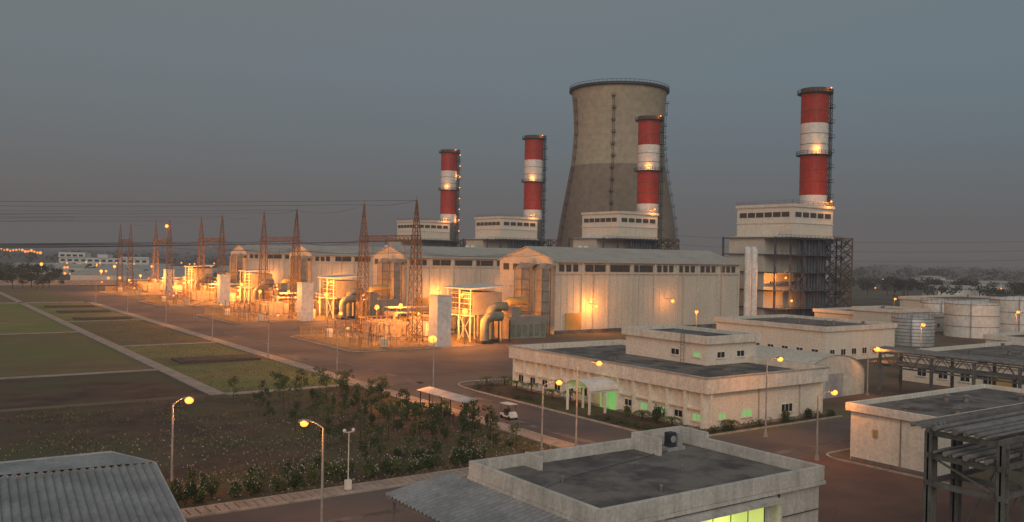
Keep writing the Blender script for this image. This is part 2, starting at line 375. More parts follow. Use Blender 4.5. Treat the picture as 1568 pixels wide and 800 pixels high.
# ------------------------------------------------------------------ corrugated shed lower left
g=G('corrugated_shed',(0,52,0))
p=Part(); corr(p,(-25,40,5.1),(12.6,45.6,5.2),(13.9,59.4,6.2),(-25,62.5,6.6),.45,.06)
p.poly([(13.95,59.5,6.22),(12.0,62.5,6.45),(6.0,62.9,6.5),(-25,62.7,6.7),(-25,62.4,6.66)])
p.done('roof',g,'corr')
p=Part(); p.add([(-25,41,0),(12.2,46,0),(13.4,59,0),(11.6,62,0),(-25,62.3,0),(-25,41,4.9),(12.2,46,4.95),(13.4,59,5.95),(11.6,62,6.2),(-25,62.3,6.2)],
 [(0,1,6,5),(1,2,7,6),(2,3,8,7),(3,4,9,8),(4,0,5,9)]); p.done('walls',g,'greyw')
p=Part(); p.beam((12.7,45.5,5.1),(14.0,59.5,6.1),.12,.2); p.beam((14.0,59.6,6.1),(12.0,62.6,6.4),.12,.2); p.beam((12,62.65,6.45),(-25,62.85,6.6),.2,.14); p.done('barge_board',g,'pipe')

# ------------------------------------------------------------------ other low buildings
def flat(name,x0,x1,y0,y1,h,wins=True,mt='cream',vents=0,par=1.0):
    g=G(name,((x0+x1)/2,(y0+y1)/2,0))
    Part().box(x0,x1,y0,y1,0,h-par).done('walls',g,mt)
    p=Part(); p.ring(x0-.4,x1+.4,y0-.4,y1+.4,h-par,h,.4); p.box(x0,x1,y0,y1,h-par,h-par+.2); p.done('parapet',g,'cream2',False,.03)
    Part().box(x0,x1,y0,y1,h-par+.202,h-par+.35).done('roof',g,'roofd')
    if wins:
        F=Part();D=Part()
        y=y0+1.5
        while y+1.8<y1: winx(F,D,x0,y,y+1.6,1.1,2.4); y+=3.6
        x=x0+1.5
        while x+1.8<x1: winy(F,D,y0,x,x+1.6,1.1,2.4); x+=3.6
        F.done('window_frames',g,'white'); D.done('window_glass',g,'glass')
    p=Part()
    for i in range(vents):
        x=U(x0+1,x1-1);y=U(y0+1,y1-1); p.cyl((x,y,h-par+.35),(x,y,h+.15),.3); p.cyl((x,y,h+.15),(x,y,h+.35),.5,.2)
    p.done('roof_vents',g,'steel',True)
    return g
g=flat('switchgear_building',79.5,106,44,53,5.7,False,vents=5,par=.8)
p=Part(); p.box(79.42,79.49,50,50.5,2.6,3.4); p.done('wall_vent',g,'ochre')
p=Part(); p.box(84,85.2,43.9,43.99,.1,2.3); p.cyl((79.35,47.5,0),(79.35,47.5,4.9),.06); p.box(79.35,79.49,44.2,52.8,0,.3); p.done('door_and_downpipe',g,'steel')
flat('workshop_building',150,174,106,134,7,True,vents=4)
g=flat('store_building',140,178,60,84,5,True,vents=4)
Part().box(139.9,139.98,66,69,.1,3).done('roller_door',g,'ochre')
flat('office_building',190,218,76,95,5,True)
flat('pump_house',232,264,138,168,5.2,True,'hall',4)
flat('pump_house',225,240,136,150,7,True,'hall',2)
flat('water_treatment_building',290,330,150,175,8,True,'hall',2)
flat('laboratory_building',178,195,128,150,5,True,'cream',3)
g=G('barrel_roof_shed',(113,89,0))
p=Part(); n=14
for i in range(n):
    a0=math.pi*i/n;a1=math.pi*(i+1)/n
    q=[(113.2-7*math.cos(a),3.2+3*math.sin(a)) for a in (a0,a1)]
    p.add([(q[0][0],78,q[0][1]),(q[1][0],78,q[1][1]),(q[1][0],100,q[1][1]),(q[0][0],100,q[0][1])],[(0,1,2,3)])
    p.add([(q[0][0],78.2,0),(q[1][0],78.2,0),(q[1][0],78.2,q[1][1]),(q[0][0],78.2,q[0][1])],[(0,1,2,3)])
p.box(106.2,106.3,78,100,0,3.2); p.box(120.1,120.2,78,100,0,3.2)
for i in range(8): p.box(106.1,106.19,79+i*3,79.2+i*3,0,3.2)
p.done('shell',g,'hall')
p=Part(); p.box(111,115,78.05,78.15,0,3.5); p.done('sliding_door',g,'pipe')
def tank(name,x,y,r,h,mt,rings=3):
    g=G(name,(x,y,0)); p=Part(); p.lathe(x,y,[(r,0),(r,h),(r*.98,h+.15),(.05,h+r*.14)],40); p.done('shell',g,mt,True)
    p=Part()
    for i in range(rings): p.lathe(x,y,[(r+.01,h*(i+1)/(rings+.01)-.12),(r+.1,h*(i+1)/(rings+.01)-.1),(r+.1,h*(i+1)/(rings+.01)),(r+.01,h*(i+1)/(rings+.01)+.02)],40,False)
    for k in range(24):
        t=2*math.pi*k/24; p.beam((x+r*math.cos(t),y+r*math.sin(t),h),(x+r*math.cos(t),y+r*math.sin(t),h+1.1),.05)
    p.lathe(x,y,[(r,h+1.05),(r+.06,h+1.05),(r+.06,h+1.12),(r,h+1.12)],40,False)
    t0=3.6; px=x+(r+.3)*math.cos(t0);py=y+(r+.3)*math.sin(t0)
    for i in range(int(h/.6)): p.beam((px-.25,py,.4+i*.6),(px+.25,py,.4+i*.6),.05)
    p.beam((px-.25,py,0),(px-.25,py,h+1),.07);p.beam((px+.25,py,0),(px+.25,py,h+1),.07)
    p.done('rings_and_ladder',g,'steel')
tank('storage_tank',242,125,6.8,9,'white'); tank('storage_tank',262,122,7.5,10,'white'); tank('storage_tank',258,142,6,8,'white')
tank('water_silo',203,119,4.8,6.5,'pipe',8); tank('storage_tank',280,105,8,8,'white')

# ------------------------------------------------------------------ pipe racks
g=G('pipe_rack',(66,29,0)); p=Part(); q=Part()
for x in (55.6,58.9,65,71,78,86):
    for y in (26.6,31.2):
        p.box(x-.3,x+.3,y-.06,y+.06,0,9); p.box(x-.3,x-.22,y-.25,y+.25,0,9); p.box(x+.22,x+.3,y-.25,y+.25,0,9)
    for z in (5.6,7.4,8.9): p.beam((x,26.3,z),(x,31.5,z),.25,.35)
    p.beam((x,26.8,5.7),(x,31,7.3),.12)
for z in (5.7,7.5,9.1):
    for y in (26.6,31.2): p.beam((55.2,y,z),(90,y,z),.22,.32)
for x0,x1 in ((58.9,65),(65,71)):
    p.beam((x0,26.4,5.6),(x1,26.4,9),.1);p.beam((x0,31.4,0.5),(x1,31.4,5.6),.1)
for i,y in enumerate((27.2,27.8,28.5,29.2,29.8,30.5)):
    q.cyl((54.8,y,9.35),(92,y,9.35),(.1,.18,.14,.22,.1,.16)[i],None,10)
    q.cyl((54.8,y,7.85),(92,y,7.85),(.16,.1,.2,.12,.16,.1)[i],None,10)
p.done('steel_frame',g,'rack'); q.done('pipes',g,'steel',True)
p=Part()
for i in range(60): p.box(55+i*.6,55.5+i*.6,31.4,32.1,9.3,9.36)
p.box(54.8,91,32.1,32.15,9.2,9.5); p.box(54.8,91,31.35,31.4,9.2,9.5); p.done('cable_tray',g,'steel')
q=Part()
for x,y in ((56.4,31.9),(57.0,31.9),(57.5,31.9)): q.sweep([(x,y,0),(x,y,8.6),(x,y-.15,9.1),(x,y-.6,9.35)],.13,10)
for x in (60.5,62,67): q.sweep([(x,27,9.3),(x,26.2,9.3),(x,25.9,9),(x,25.9,0)],.15,10)
q.done('riser_pipes',g,'steel',True)
g=G('pipe_bridge',(124,66,0)); p=Part();q=Part()
for y in (56,62,68,76):
    for x in (121,126.6): p.beam((x,y,0),(x,y,6.4),.35); 
    for z in (4.4,6.3): p.beam((120.8,y,z),(126.8,y,z),.25)
for x in (121,126.6):
    for z in (4.4,6.4): p.beam((x,50,z),(x,77,z),.22)
    y=50
    while y<76: p.beam((x,y,4.4),(x,y+1.5,6.4),.1); p.beam((x,y+1.5,6.4),(x,y+3,4.4),.1); y+=3
for x in (121.8,122.6,123.5,124.6,125.6): q.cyl((x,48,6.75),(x,78,6.75),.25,None,10); q.cyl((x,48,4.75),(x,78,4.75),.18,None,10)
p.done('steel_frame',g,'rack'); q.done('pipes',g,'steel',True)

# ------------------------------------------------------------------ turbine halls
def hall(o):
    x0,x1,y0,y1=137.5,207,176.5+o,201.5+o; h=18.6; rz=21.9; ym=(y0+y1)/2
    g=G('turbine_hall',((x0+x1)/2,ym,0))
    p=Part()
    p.add([(x0,y0,0),(x1,y0,0),(x1,y1,0),(x0,y1,0),(x0,y0,h),(x1,y0,h),(x1,y1,h),(x0,y1,h),(x0,ym,rz),(x1,ym,rz)],
      [(0,1,5,4),(2,3,7,6),(3,0,4,8,7),(1,2,6,9,5)])
    p.done('walls',g,'hall')
    p=Part()
    for s,ya in ((-1,y0-.7),(1,y1+.7)):
        za=h-.35
        p.add([(x0-.25,ya,za),(x1+.5,ya,za),(x1+.5,ym,rz+.12),(x0-.25,ym,rz+.12),(x0-.25,ya,za+.3),(x1+.5,ya,za+.3),(x1+.5,ym,rz+.42),(x0-.25,ym,rz+.42)],
          [(0,1,2,3),(7,6,5,4),(0,4,5,1),(1,5,6,2),(3,7,4,0)])
    for i in range(22):
        x=x0+1.5+i*3.1
        p.beam((x,y0-.72,h-.02),(x,ym,rz+.45),.12,.1)
    p.done('roof',g,'hallroof')
    Rb=Part(); n=34
    for i in range(n+1):
        x=x0+(x1-x0)*i/n; Rb.box(x-.07,x+.07,y0-.09,y0-.003,1.2,15.4)
    for i in range(9): 
        x=x0+.3+(x1-x0-.6)*i/8; Rb.box(x-.3,x+.3,y0-.28,y0-.095,0,h-.5)
    for i in range(1,9):
        y=y0+(y1-y0)*i/9; Rb.box(x0-.1,x0-.003,y-.07,y+.07,1.2,15.4)
    Rb.box(x0-.5,x1,y0-.45,y0-.29,15.35,15.6)
    Rb.done('cladding_ribs',g,'hall')
    D=Part()
    for i in range(8):
        a=x0+.3+(x1-x0-.6)*i/8+.9; w=(x1-x0)/8-1.8
        if i in (1,2,3): D.box(a,a+w,y0-.16,y0-.1,15.9,17.7)
        else:
            for j in range(3): D.box(a+j*w/3,a+j*w/3+w/3-.7,y0-.16,y0-.1,15.9,17.7)
    for j in range(5): D.box(x0-.16,x0-.1,y0+2+j*4.6,y0+4.6+j*4.6,15.9,17.6)
    D.done('louvred_windows',g,'louver')
    p=Part(); p.box(x0+3.5,x0+8.5,y0-.35,y0-.1,0,5.2); p.done('roller_door',g,'ochre')
    p=Part(); p.box(x0,x1,y0-.4,y0-.1,0,.9); p.done('plinth',g,'roofd')
    p=Part()
    for x in (150,166,183,199): p.cyl((x,y0-.4,.9),(x,y0-.4,18),.11)
    p.beam((x0,y0-.8,h-.25),(x1,y0-.8,h-.25),.22); p.done('gutters',g,'hallroof')
    Bp=Part()
    for x,z,pw in ((148.5,7,3000),(176,8,700)):
        light(g,(x,y0-3.4,z),pw,SOD,.3)
        Bp.sphere((x,y0-3.4,z),.48)
    Bp.done('wall_lamps',g,'sodium',True)
    b=Part()
    for x,z in ((148.5,7),(176,8)): b.beam((x,y0-.3,z+.6),(x,y0-3.4,z+.6),.12)
    b.done('lamp_brackets',g,'steel')
for k in range(4): hall(79*k)

def duct(o):
    g=G('air_intake_duct',(133,181+o,0))
    p=Part();r=Part()
    for y in (175.4,184.2):
        p.box(132.6,134.8,y+o,y+2.8+o,2.5,16.6)
        p.add([(132.6,y+o,16.6),(134.8,y+o,16.6),(134.8,y+2.8+o,16.6),(132.6,y+2.8+o,16.6),(134,y+o,18.0),(137.3,y+o,17.6),(137.3,y+2.8+o,17.6),(134,y+2.8+o,18.0)],[(0,1,5,4),(1,2,6,5),(2,3,7,6),(3,0,4,7),(4,5,6,7)])
        for i in range(6):
            z=2.8+i*2.7; r.ring(132.45,134.95,y-.15+o,y+2.95+o,z,z+.16,.3)
        for xx in (132.3,134.95): 
            for yy in (y-.25,y+2.85): r.box(xx,xx+.2,yy+o-.05,yy+o+.15,0,16.8)
    for z in (6,12): 
        r.beam((131,174+o,z+1.1),(131,188+o,z+1.1),.07); r.box(131,131.6,174+o,188+o,z-.12,z-.05)
    p.done('duct_panels',g,'ductm'); r.done('stiffeners_and_walkways',g,'steel')
    q=Part(); q.sphere((129.5,181.2+o,8.6),.3); q.done('lamp',g,'sodium',True)
    light(g,(129.5,181.2+o,8.6),1400,SOD,.2)
for k in range(4): duct(79*k)

# ------------------------------------------------------------------ HRSG and chimneys
def lattice(p,x,y,z0,z1,w0,w1,n,t=.16,tb=.1):
    def c(z):
        f=(z-z0)/(z1-z0); w=(w0+(w1-w0)*f)/2; return [(x-w,y-w,z),(x+w,y-w,z),(x+w,y+w,z),(x-w,y+w,z)]
    zs=[z0+(z1-z0)*(1-(1-i/n)**1.15) for i in range(n+1)]
    for i in range(n):
        A=c(zs[i]);B=c(zs[i+1])
        for k in range(4):
            k2=(k+1)%4
            p.beam(A[k],B[k],t); p.beam(A[k],B[k2],tb); p.beam(A[k2],B[k],tb); p.beam(B[k],B[k2],tb)
def boiler(o):
    g=G('heat_recovery_boiler',(235,182+o,0))
    Part().box(225.5,246,172+o,193.5+o,27.2,36.4).done('drum_enclosure_walls',g,'cream')
    p=Part(); p.box(225.1,246.4,171.6+o,193.9+o,36.4,37.3); p.box(225.2,246.3,171.7+o,193.8+o,27,27.5); p.box(225.3,246.2,171.8+o,193.7+o,31.3,31.6);p.done('enclosure_trim',g,'cream2')
    D=Part()
    for i in range(6): D.box(225.36,225.46,173+o+i*3.3,175.8+o+i*3.3,33.3,34.8)
    for i in range(5): D.box(227+i*3.7,229.9+i*3.7,171.86+o,171.96+o,33.3,34.8)
    D.done('louvres',g,'louver')
    r=Part()
    def rail(x0,x1,y0,y1,z):
        for zz in (z+.55,z+1.1):
            r.beam((x0,y0,zz),(x1,y0,zz),.08);r.beam((x1,y0,zz),(x1,y1,zz),.08);r.beam((x1,y1,zz),(x0,y1,zz),.08);r.beam((x0,y1,zz),(x0,y0,zz),.08)
        n=8
        for i in range(n+1):
            for yy in (y0,y1): r.beam((x0+(x1-x0)*i/n,yy,z),(x0+(x1-x0)*i/n,yy,z+1.1),.08)
            for xx in (x0,x1): r.beam((xx,y0+(y1-y0)*i/n,z),(xx,y0+(y1-y0)*i/n,z+1.1),.08)
    rail(225.4,246.1,171.9+o,193.6+o,37.3); r.box(232,240,177+o,186+o,37.3,37.9)
    r.done('roof_railings',g,'steel')
    Part().box(219,246,177+o,191+o,2.5,27).done('casing',g,'hall')
    s=Part()
    for x in (218.5,225.8,232.5,239.5,245.7):
        for y in (172.5,193): s.beam((x,y+o,0),(x,y+o,27),.5)
    for z in (5,10.5,16,21.5,26.6):
        for y in (172.5,193): s.beam((218.5,y+o,z),(245.7,y+o,z),.35)
        for x in (218.5,245.7): s.beam((x,172.5+o,z),(x,193+o,z),.35)
        s.box(218,246,171.2+o,176.9+o,z-.12,z-.02)
        s.beam((218,171.2+o,z+1.1),(250,171.2+o,z+1.1),.1); s.box(246,256,172+o,180+o,z-.12,z-.02)
        for i in range(16): s.beam((218+i*2,171.2+o,z),(218+i*2,171.2+o,z+1.1),.07)
    s.beam((225.8,172.3+o,10.5),(232.5,172.3+o,16),.25);s.beam((232.5,172.3+o,10.5),(225.8,172.3+o,16),.25)
    s.beam((239.5,172.3+o,0),(245.7,172.3+o,5),.25)
    s.done('support_steelwork',g,'blue')
    q=Part()
    for i,x in enumerate((231.5,233.3,235,236.6,238,239.5,241,242.5,244)):
        q.sweep([(x,173.8+o,1),(x,173.8+o,25),(x,174.5+o,26.5),(x,177+o,27)],.45 if i%2 else .32,10)
    q.cyl((219,174.5+o,13),(250,174.5+o,13),.3,None,10)
    q.done('vertical_pipes',g,'blue',True)
    q=Part()
    for x in (209.4,212.2): q.sweep([(x,175.2+o,0),(x,175.2+o,20.5),(x+.3,175.4+o,22),(x+1.2,176.5+o,23)],1.05,16)
    q.done('white_risers',g,'white',True)
    s=Part(); lattice(s,257.5,177.5+o,0,27.5,6,6,7,.35,.2)
    for i in range(7): s.box(254.6,260.4,174.6+o,180.4+o,3.6+i*3.9,3.7+i*3.9); s.beam((254.8,175+o,i*3.9),(260.2,175+o,3.6+i*3.9),.5,.2)
    s.done('stair_tower',g,'rust')
    B=Part()
    for x,z in ((221,14.5),(224,7.5)): B.sphere((x,170.4+o,z),.35)
    B.sphere((243,170.6+o,38.7),.3)
    B.done('lamps',g,'sodium',True)
    light(g,(221,170.4+o,14.5),3600); light(g,(224,170.4+o,7.5),1800); light(g,(243,170.6+o,38.7),1500)
RX,RY=.818,-.575
def chimney(o,ln=2):
    x,y=252,184+o; g=G('striped_chimney',(x,y,0)); r=4.45
    Part().lathe(x,y,[(r,0),(r,37)],40).done('lower_shell',g,'steel',True)
    Part().lathe(x,y,[(r,37),(r,41.6)],40,False).done('white_band_low',g,'white',True)
    Part().lathe(x,y,[(r,41.6),(r,54.6)],40,False).done('red_band_low',g,'red',True)
    Part().lathe(x,y,[(r,54.6),(r,65.5)],40,False).done('white_band',g,'white',True)
    Part().lathe(x,y,[(r,65.5),(r,75.2)],40,False).done('red_band_top',g,'red',True)
    p=Part(); p.lathe(x,y,[(r,75.2),(r+.25,75.3),(r+.25,77.2),(r-.3,77.3),(r-.5,70)],40,False)
    p.done('cap',g,'rust',True)
    p=Part()
    for z in (46,50,58.5,62,69.5): p.lathe(x,y,[(r+.01,z),(r+.1,z+.03),(r+.1,z+.14),(r+.01,z+.17)],40,False)
    p.done('flanges',g,'rust',True)
    q=Part()
    for z in (75.6,55.0):
        q.lathe(x,y,[(r,z-.4),(r+1.3,z-.1),(r+1.3,z+.05),(r,z+.05)],32,False)
        for zz in (.6,1.15): q.lathe(x,y,[(r+1.25,z+zz),(r+1.32,z+zz),(r+1.32,z+zz+.1),(r+1.25,z+zz+.1)],32,False)
        for k in range(24):
            t=2*math.pi*k/24; q.beam((x+(r+1.28)*math.cos(t),y+(r+1.28)*math.sin(t),z),(x+(r+1.28)*math.cos(t),y+(r+1.28)*math.sin(t),z+1.2),.08)
    lx,ly=x+RX*(r+.75),y+RY*(r+.75)
    zz=26
    lattice(q,lx,ly,20,77.5,1.0,1.0,30,.12,.07)
    while zz<76:
        q.box(lx-1.1,lx+1.1,ly-1.1,ly+1.1,zz,zz+.12)
        for s in (-1,1): q.beam((lx+s*1.05,ly-1.05,zz),(lx+s*1.05,ly-1.05,zz+1.1),.08)
        q.beam((lx-1.05,ly-1.05,zz+1.1),(lx+1.05,ly-1.05,zz+1.1),.08); q.beam((lx+1.05,ly-1.05,zz+1.1),(lx+1.05,ly+1.05,zz+1.1),.08)
        zz+=5
    q.done('galleries_and_ladder',g,'dark')
    B=Part(); zs=[32+6*i for i in range(8)] if ln>2 else []
    for z in zs: B.sphere((lx+.5,ly-.9,z+.5),.3)
    B.sphere((x-3.8,y-4,56.6),.24); B.sphere((x+.8,y-5.6,77.0),.26)
    B.done('warning_lamps',g,'sodium',True)
    light(g,(x-3.8,y-4,56.6),400,SOD,.1)
    light(g,(x+.8,y-5.6,77.0),150,SOD,.1)
    if ln>2: light(g,(lx+.5,ly-.9,38.5),1200,SOD,.1); light(g,(lx+.5,ly-.9,62.5),900,SOD,.1)
for k in range(4): boiler(79*k); chimney(79*k,3 if k==3 else 2)

# ------------------------------------------------------------------ cooling tower
cx,cy=322,360; g=G('cooling_tower',(cx,cy,0))
prof=[(37,6),(35.3,14),(33.0,23),(31,37),(28.6,51),(26.6,62),(25.3,70),(24.4,80),(24.1,88),(24.6,98),(25.4,106),(25.8,109.6)]
def rad(z):
    for (r0,z0),(r1,z1) in zip(prof,prof[1:]):
        if z0<=z<=z1: return r0+(r1-r0)*(z-z0)/(z1-z0)
    return prof[-1][0] if z>100 else prof[0][0]
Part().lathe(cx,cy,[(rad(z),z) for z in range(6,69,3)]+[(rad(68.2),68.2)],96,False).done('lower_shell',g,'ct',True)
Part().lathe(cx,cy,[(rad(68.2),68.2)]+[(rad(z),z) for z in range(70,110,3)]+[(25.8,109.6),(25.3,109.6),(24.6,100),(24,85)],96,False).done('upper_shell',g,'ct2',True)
p=Part(); 
for z in [10+6.1*i for i in range(16)]:
    r=rad(z); p.lathe(cx,cy,[(r-.01,z-.04),(r+.015,z-.03),(r+.015,z+.03),(r-.01,z+.04)],96,False)
p.done('lift_joints',g,'ct')
p=Part(); p.lathe(cx,cy,[(25.7,108.6),(27,108.9),(27,110.2),(25.4,110.2)],96,False)
for k in range(72):
    t=2*math.pi*k/72; p.beam((cx+26.8*math.cos(t),cy+26.8*math.sin(t),110.2),(cx+26.8*math.cos(t),cy+26.8*math.sin(t),111.4),.12)
p.lathe(cx,cy,[(26.75,111.3),(26.9,111.3),(26.9,111.45),(26.75,111.45)],96,False)
for tdeg,full in ((222,1),(165,0),(315,0)):
    t=math.radians(tdeg); z=16; prev=None; k=0
    while z<109:
        r=rad(z)+.7; tt=t+(.012 if (k%2 and full) else 0); c=Vector((cx+r*math.cos(tt),cy+r*math.sin(tt),z)); k+=1
        p.box(c.x-.8,c.x+.8,c.y-.8,c.y+.8,z,z+.15)
        for sx,sy in ((-.75,-.75),(.75,-.75),(-.75,.75)): p.beam(c+Vector((sx,sy,0)),c+Vector((sx,sy,1.3)),.12)
        p.beam(c+Vector((-.75,-.75,1.2)),c+Vector((.75,-.75,1.2)),.12); p.beam(c+Vector((-.75,-.75,1.2)),c+Vector((-.75,.75,1.2)),.12)
        if prev is not None:
            for s in (-.3,.3): p.beam(prev+Vector((s,-s,0)),c+Vector((s,-s,0)),.15)
        prev=c; z+=6.2
p.done('rim_railings_and_ladder',g,'dark')
p=Part()
for k in range(48):
    t0=2*math.pi*k/48;t1=2*math.pi*(k+1)/48
    a=(cx+39*math.cos(t0),cy+39*math.sin(t0),0);b=(cx+37*math.cos(t1),cy+37*math.sin(t1),6.2);c=(cx+39*math.cos(t1),cy+39*math.sin(t1),0);d=(cx+37*math.cos(t0),cy+37*math.sin(t0),6.2)
    p.beam(a,b,.7);p.beam(c,d,.7)
p.lathe(cx,cy,[(41,0),(41,1.2),(40.5,1.2),(40.5,0)],64,False)
p.done('support_legs_and_basin',g,'ct')

# ------------------------------------------------------------------ switchyard: gantries
def gantry(b0,b1):
    g=G('lattice_gantry',(96.5,(b0+b1)/2,0)); p=Part()
    for y in (b0,b1):
        lattice(p,96.5,y,0,23.5,2.8,1.5,9,.17,.09); lattice(p,96.5,y,23.5,31.9,1.5,.12,6,.13,.07)
        p.cyl((96.5,y,31.8),(96.5,y,33),.05)
    n=14
    for i in range(n):
        y0=b0+(b1-b0)*i/n;y1=b0+(b1-b0)*(i+1)/n
        for x in (95.8,97.2):
            p.beam((x,y0,22.6),(x,y1,22.6),.16);p.beam((x,y0,23.9),(x,y1,23.9),.16)
            p.beam((x,y0,22.6),(x,y1,23.9),.09);p.beam((x,y0,23.9),(x,y1,22.6),.09)
        p.beam((95.8,y0,23.9),(97.2,y1,23.9),.09);p.beam((95.8,y0,22.6),(97.2,y1,22.6),.09)
    p.done('lattice_steel',g,'rust')
    q=Part()
    for f in (.2,.5,.8):
        y=b0+(b1-b0)*f
        for i in range(9): q.cyl((96.5,y,22.3-i*.22),(96.5,y,22.18-i*.22),.2,.1,8)
    q.done('insulators',g,'porc')
for b in ((175,202),(247,274.5),(318,344),(391,415),(466,490)): gantry(*b)
w=Part()
def wire(a,b,sag,r=.05,n=10):
    a=Vector(a);b=Vector(b); pr=a
    for i in range(1,n+1):
        t=i/n; c=a.lerp(b,t); c.z-=sag*4*t*(1-t); w.beam(pr,c,r); pr=c
for k,(b0,b1) in enumerate(((175,202),(247,274.5),(318,344),(391,415))):
    for f in (.2,.5,.8):
        y=b0+(b1-b0)*f
        wire((96.5,y,20.5),(137.5,y+2,20),1.0,.07)
        wire((96.5,y,20.4),(96.5,y,6),0,.06,2)
        wire((96.5,y,22.6),(-260,y+190+k*20,25-f*3+k*.8),5,.1,16)
    for y in (b0,b1): wire((96.5,y,31.8),(-260,y+200+k*20,36+k*1.5),5,.07,16)
    wire((96.5,b0,31.8),(96.5,b1,31.8),.6,.06)
    nb=((247,274.5),(318,344),(391,415),(466,490))[k]
    wire((96.5,b1,31.8),(96.5,nb[0],31.8),1.5,.05)
    for dx in (-.7,.7): wire((96.5+dx,b1,23),(96.5+dx,nb[0],23),1.5,.07)
for z in (44,47,50): wire((-900,900,z+10),(137,900,z),18,.25,16)
for i,z in enumerate((30,38,46)): wire((900,250-10*i,z+6),(560,560,z-6),9,.22,14)
w.done('power_lines',None,'dark')

def pylon(x,y,h):
    g=G('electricity_pylon',(x,y,0)); p=Part(); lattice(p,x,y,0,h,h*.2,h*.03,9,.5,.28)
    for f in (.66,.78,.9):
        L=h*.17
        for s in (-1,1):
            p.beam((x,y,h*f),(x+s*L*.8,y-s*L*.6,h*f+.3),.5); p.beam((x,y,h*(f+.05)),(x+s*L*.8,y-s*L*.6,h*f+.3),.35)
    p.done('lattice',g,'dark')
pylon(560,560,46); pylon(-250,640,40); pylon(-60,900,48); pylon(-400,800,42); pylon(900,250,52)

def transformer(x,y):
    g=G('power_transformer',(x,y,0))
    p=Part(); p.box(x-2.2,x+2.2,y-3.6,y+3.6,.6,4.0); p.box(x-2.3,x+2.3,y-3.7,y+3.7,4.0,4.25)
    for i in range(8): p.box(x-2.35,x-2.2,y-3.3+i*.92,y-3.1+i*.92,.7,3.9)
    p.cyl((x+.9,y-3,5.7),(x+.9,y+2,5.7),.55,None,14)
    for yy in (-2.3,1.3): p.box(x+.6,x+1.2,y+yy,y+yy+.3,4.25,5.3)
    p.done('tank_and_conservator',g,'kerb',False,.03)
    p=Part()
    for s in (-1,1):
        for i in range(14):
            yy=y-3.3+i*.5; xx=x+s*3.3
            p.box(xx-.8,xx+.8,yy,yy+.12,1,3.9)
        p.cyl((x+s*3.3,y-3.5,3.95),(x+s*3.3,y+3.5,3.95),.12); p.cyl((x+s*3.3,y-3.5,.95),(x+s*3.3,y+3.5,.95),.12)
    p.done('radiators',g,'kerb')
    p=Part()
    for i in range(3):
        yy=y-2.2+i*2.2
        for j in range(9): p.cyl((x-.9,yy,4.3+j*.27),(x-.9,yy,4.5+j*.27),.27-.015*j,.12,10)
        p.cyl((x-.9,yy,4.2),(x-.9,yy,7.1),.07)
    p.done('bushings',g,'porc')
    p=Part(); p.box(x-4.6,x+4.6,y-4.6,y+4.6,0,.6); p.done('plinth',g,'kerb')
    p=Part()
    for z in (1.6,4.7):
        for s in (-1,1):
            p.cyl((x-4.8,y+s*5,z),(x+4.8,y+s*5,z),.08); p.cyl((x+s*4.8,y-5,z),(x+s*4.8,y+5,z),.08)
    for i in range(9):
        for s in (-1,1):
            p.cyl((x+s*4.8,y-5+i*1.25,0),(x+s*4.8,y-5+i*1.25,4.7),.07); p.cyl((x-4.8+i*1.2,y+s*5,0),(x-4.8+i*1.2,y+s*5,4.7),.07)
    p.done('deluge_pipework',g,'ochre')
def post_lamp(x,y,h,power,r=.4,name='flood_lamp'):
    g=G(name,(x,y,0)); p=Part(); p.cyl((x,y,0),(x,y,h),.1,.07,8); p.beam((x-.5,y,h),(x+.5,y,h),.12); p.done('post',g,'steel')
    q=Part(); q.sphere((x,y-.1,h+.3),r); q.done('lens',g,'sodium',True)
    light(g,(x,y-.1,h+.3),power,SOD,r*.6)
def fence(x0,x1,y0,y1,h=2.4):
    g=G('mesh_fence',((x0+x1)/2,(y0+y1)/2,0)); p=Part()
    def run(a,b):
        a=Vector(a);b=Vector(b);L=(b-a).length;n=int(L/.45)
        for i in range(n+1):
            c=a.lerp(b,i/n); big=(i%6==0); p.beam(c,c+Vector((0,0,h if not big else h+.2)),.09 if big else .035)
        for z in (.15,h*.5,h): p.beam(a+Vector((0,0,z)),b+Vector((0,0,z)),.05)
    run((x0,y0,0),(x0,y1,0));run((x0,y0,0),(x1,y0,0));run((x0,y1,0),(x1,y1,0))
    p.done('fence_mesh',g,'ochre')
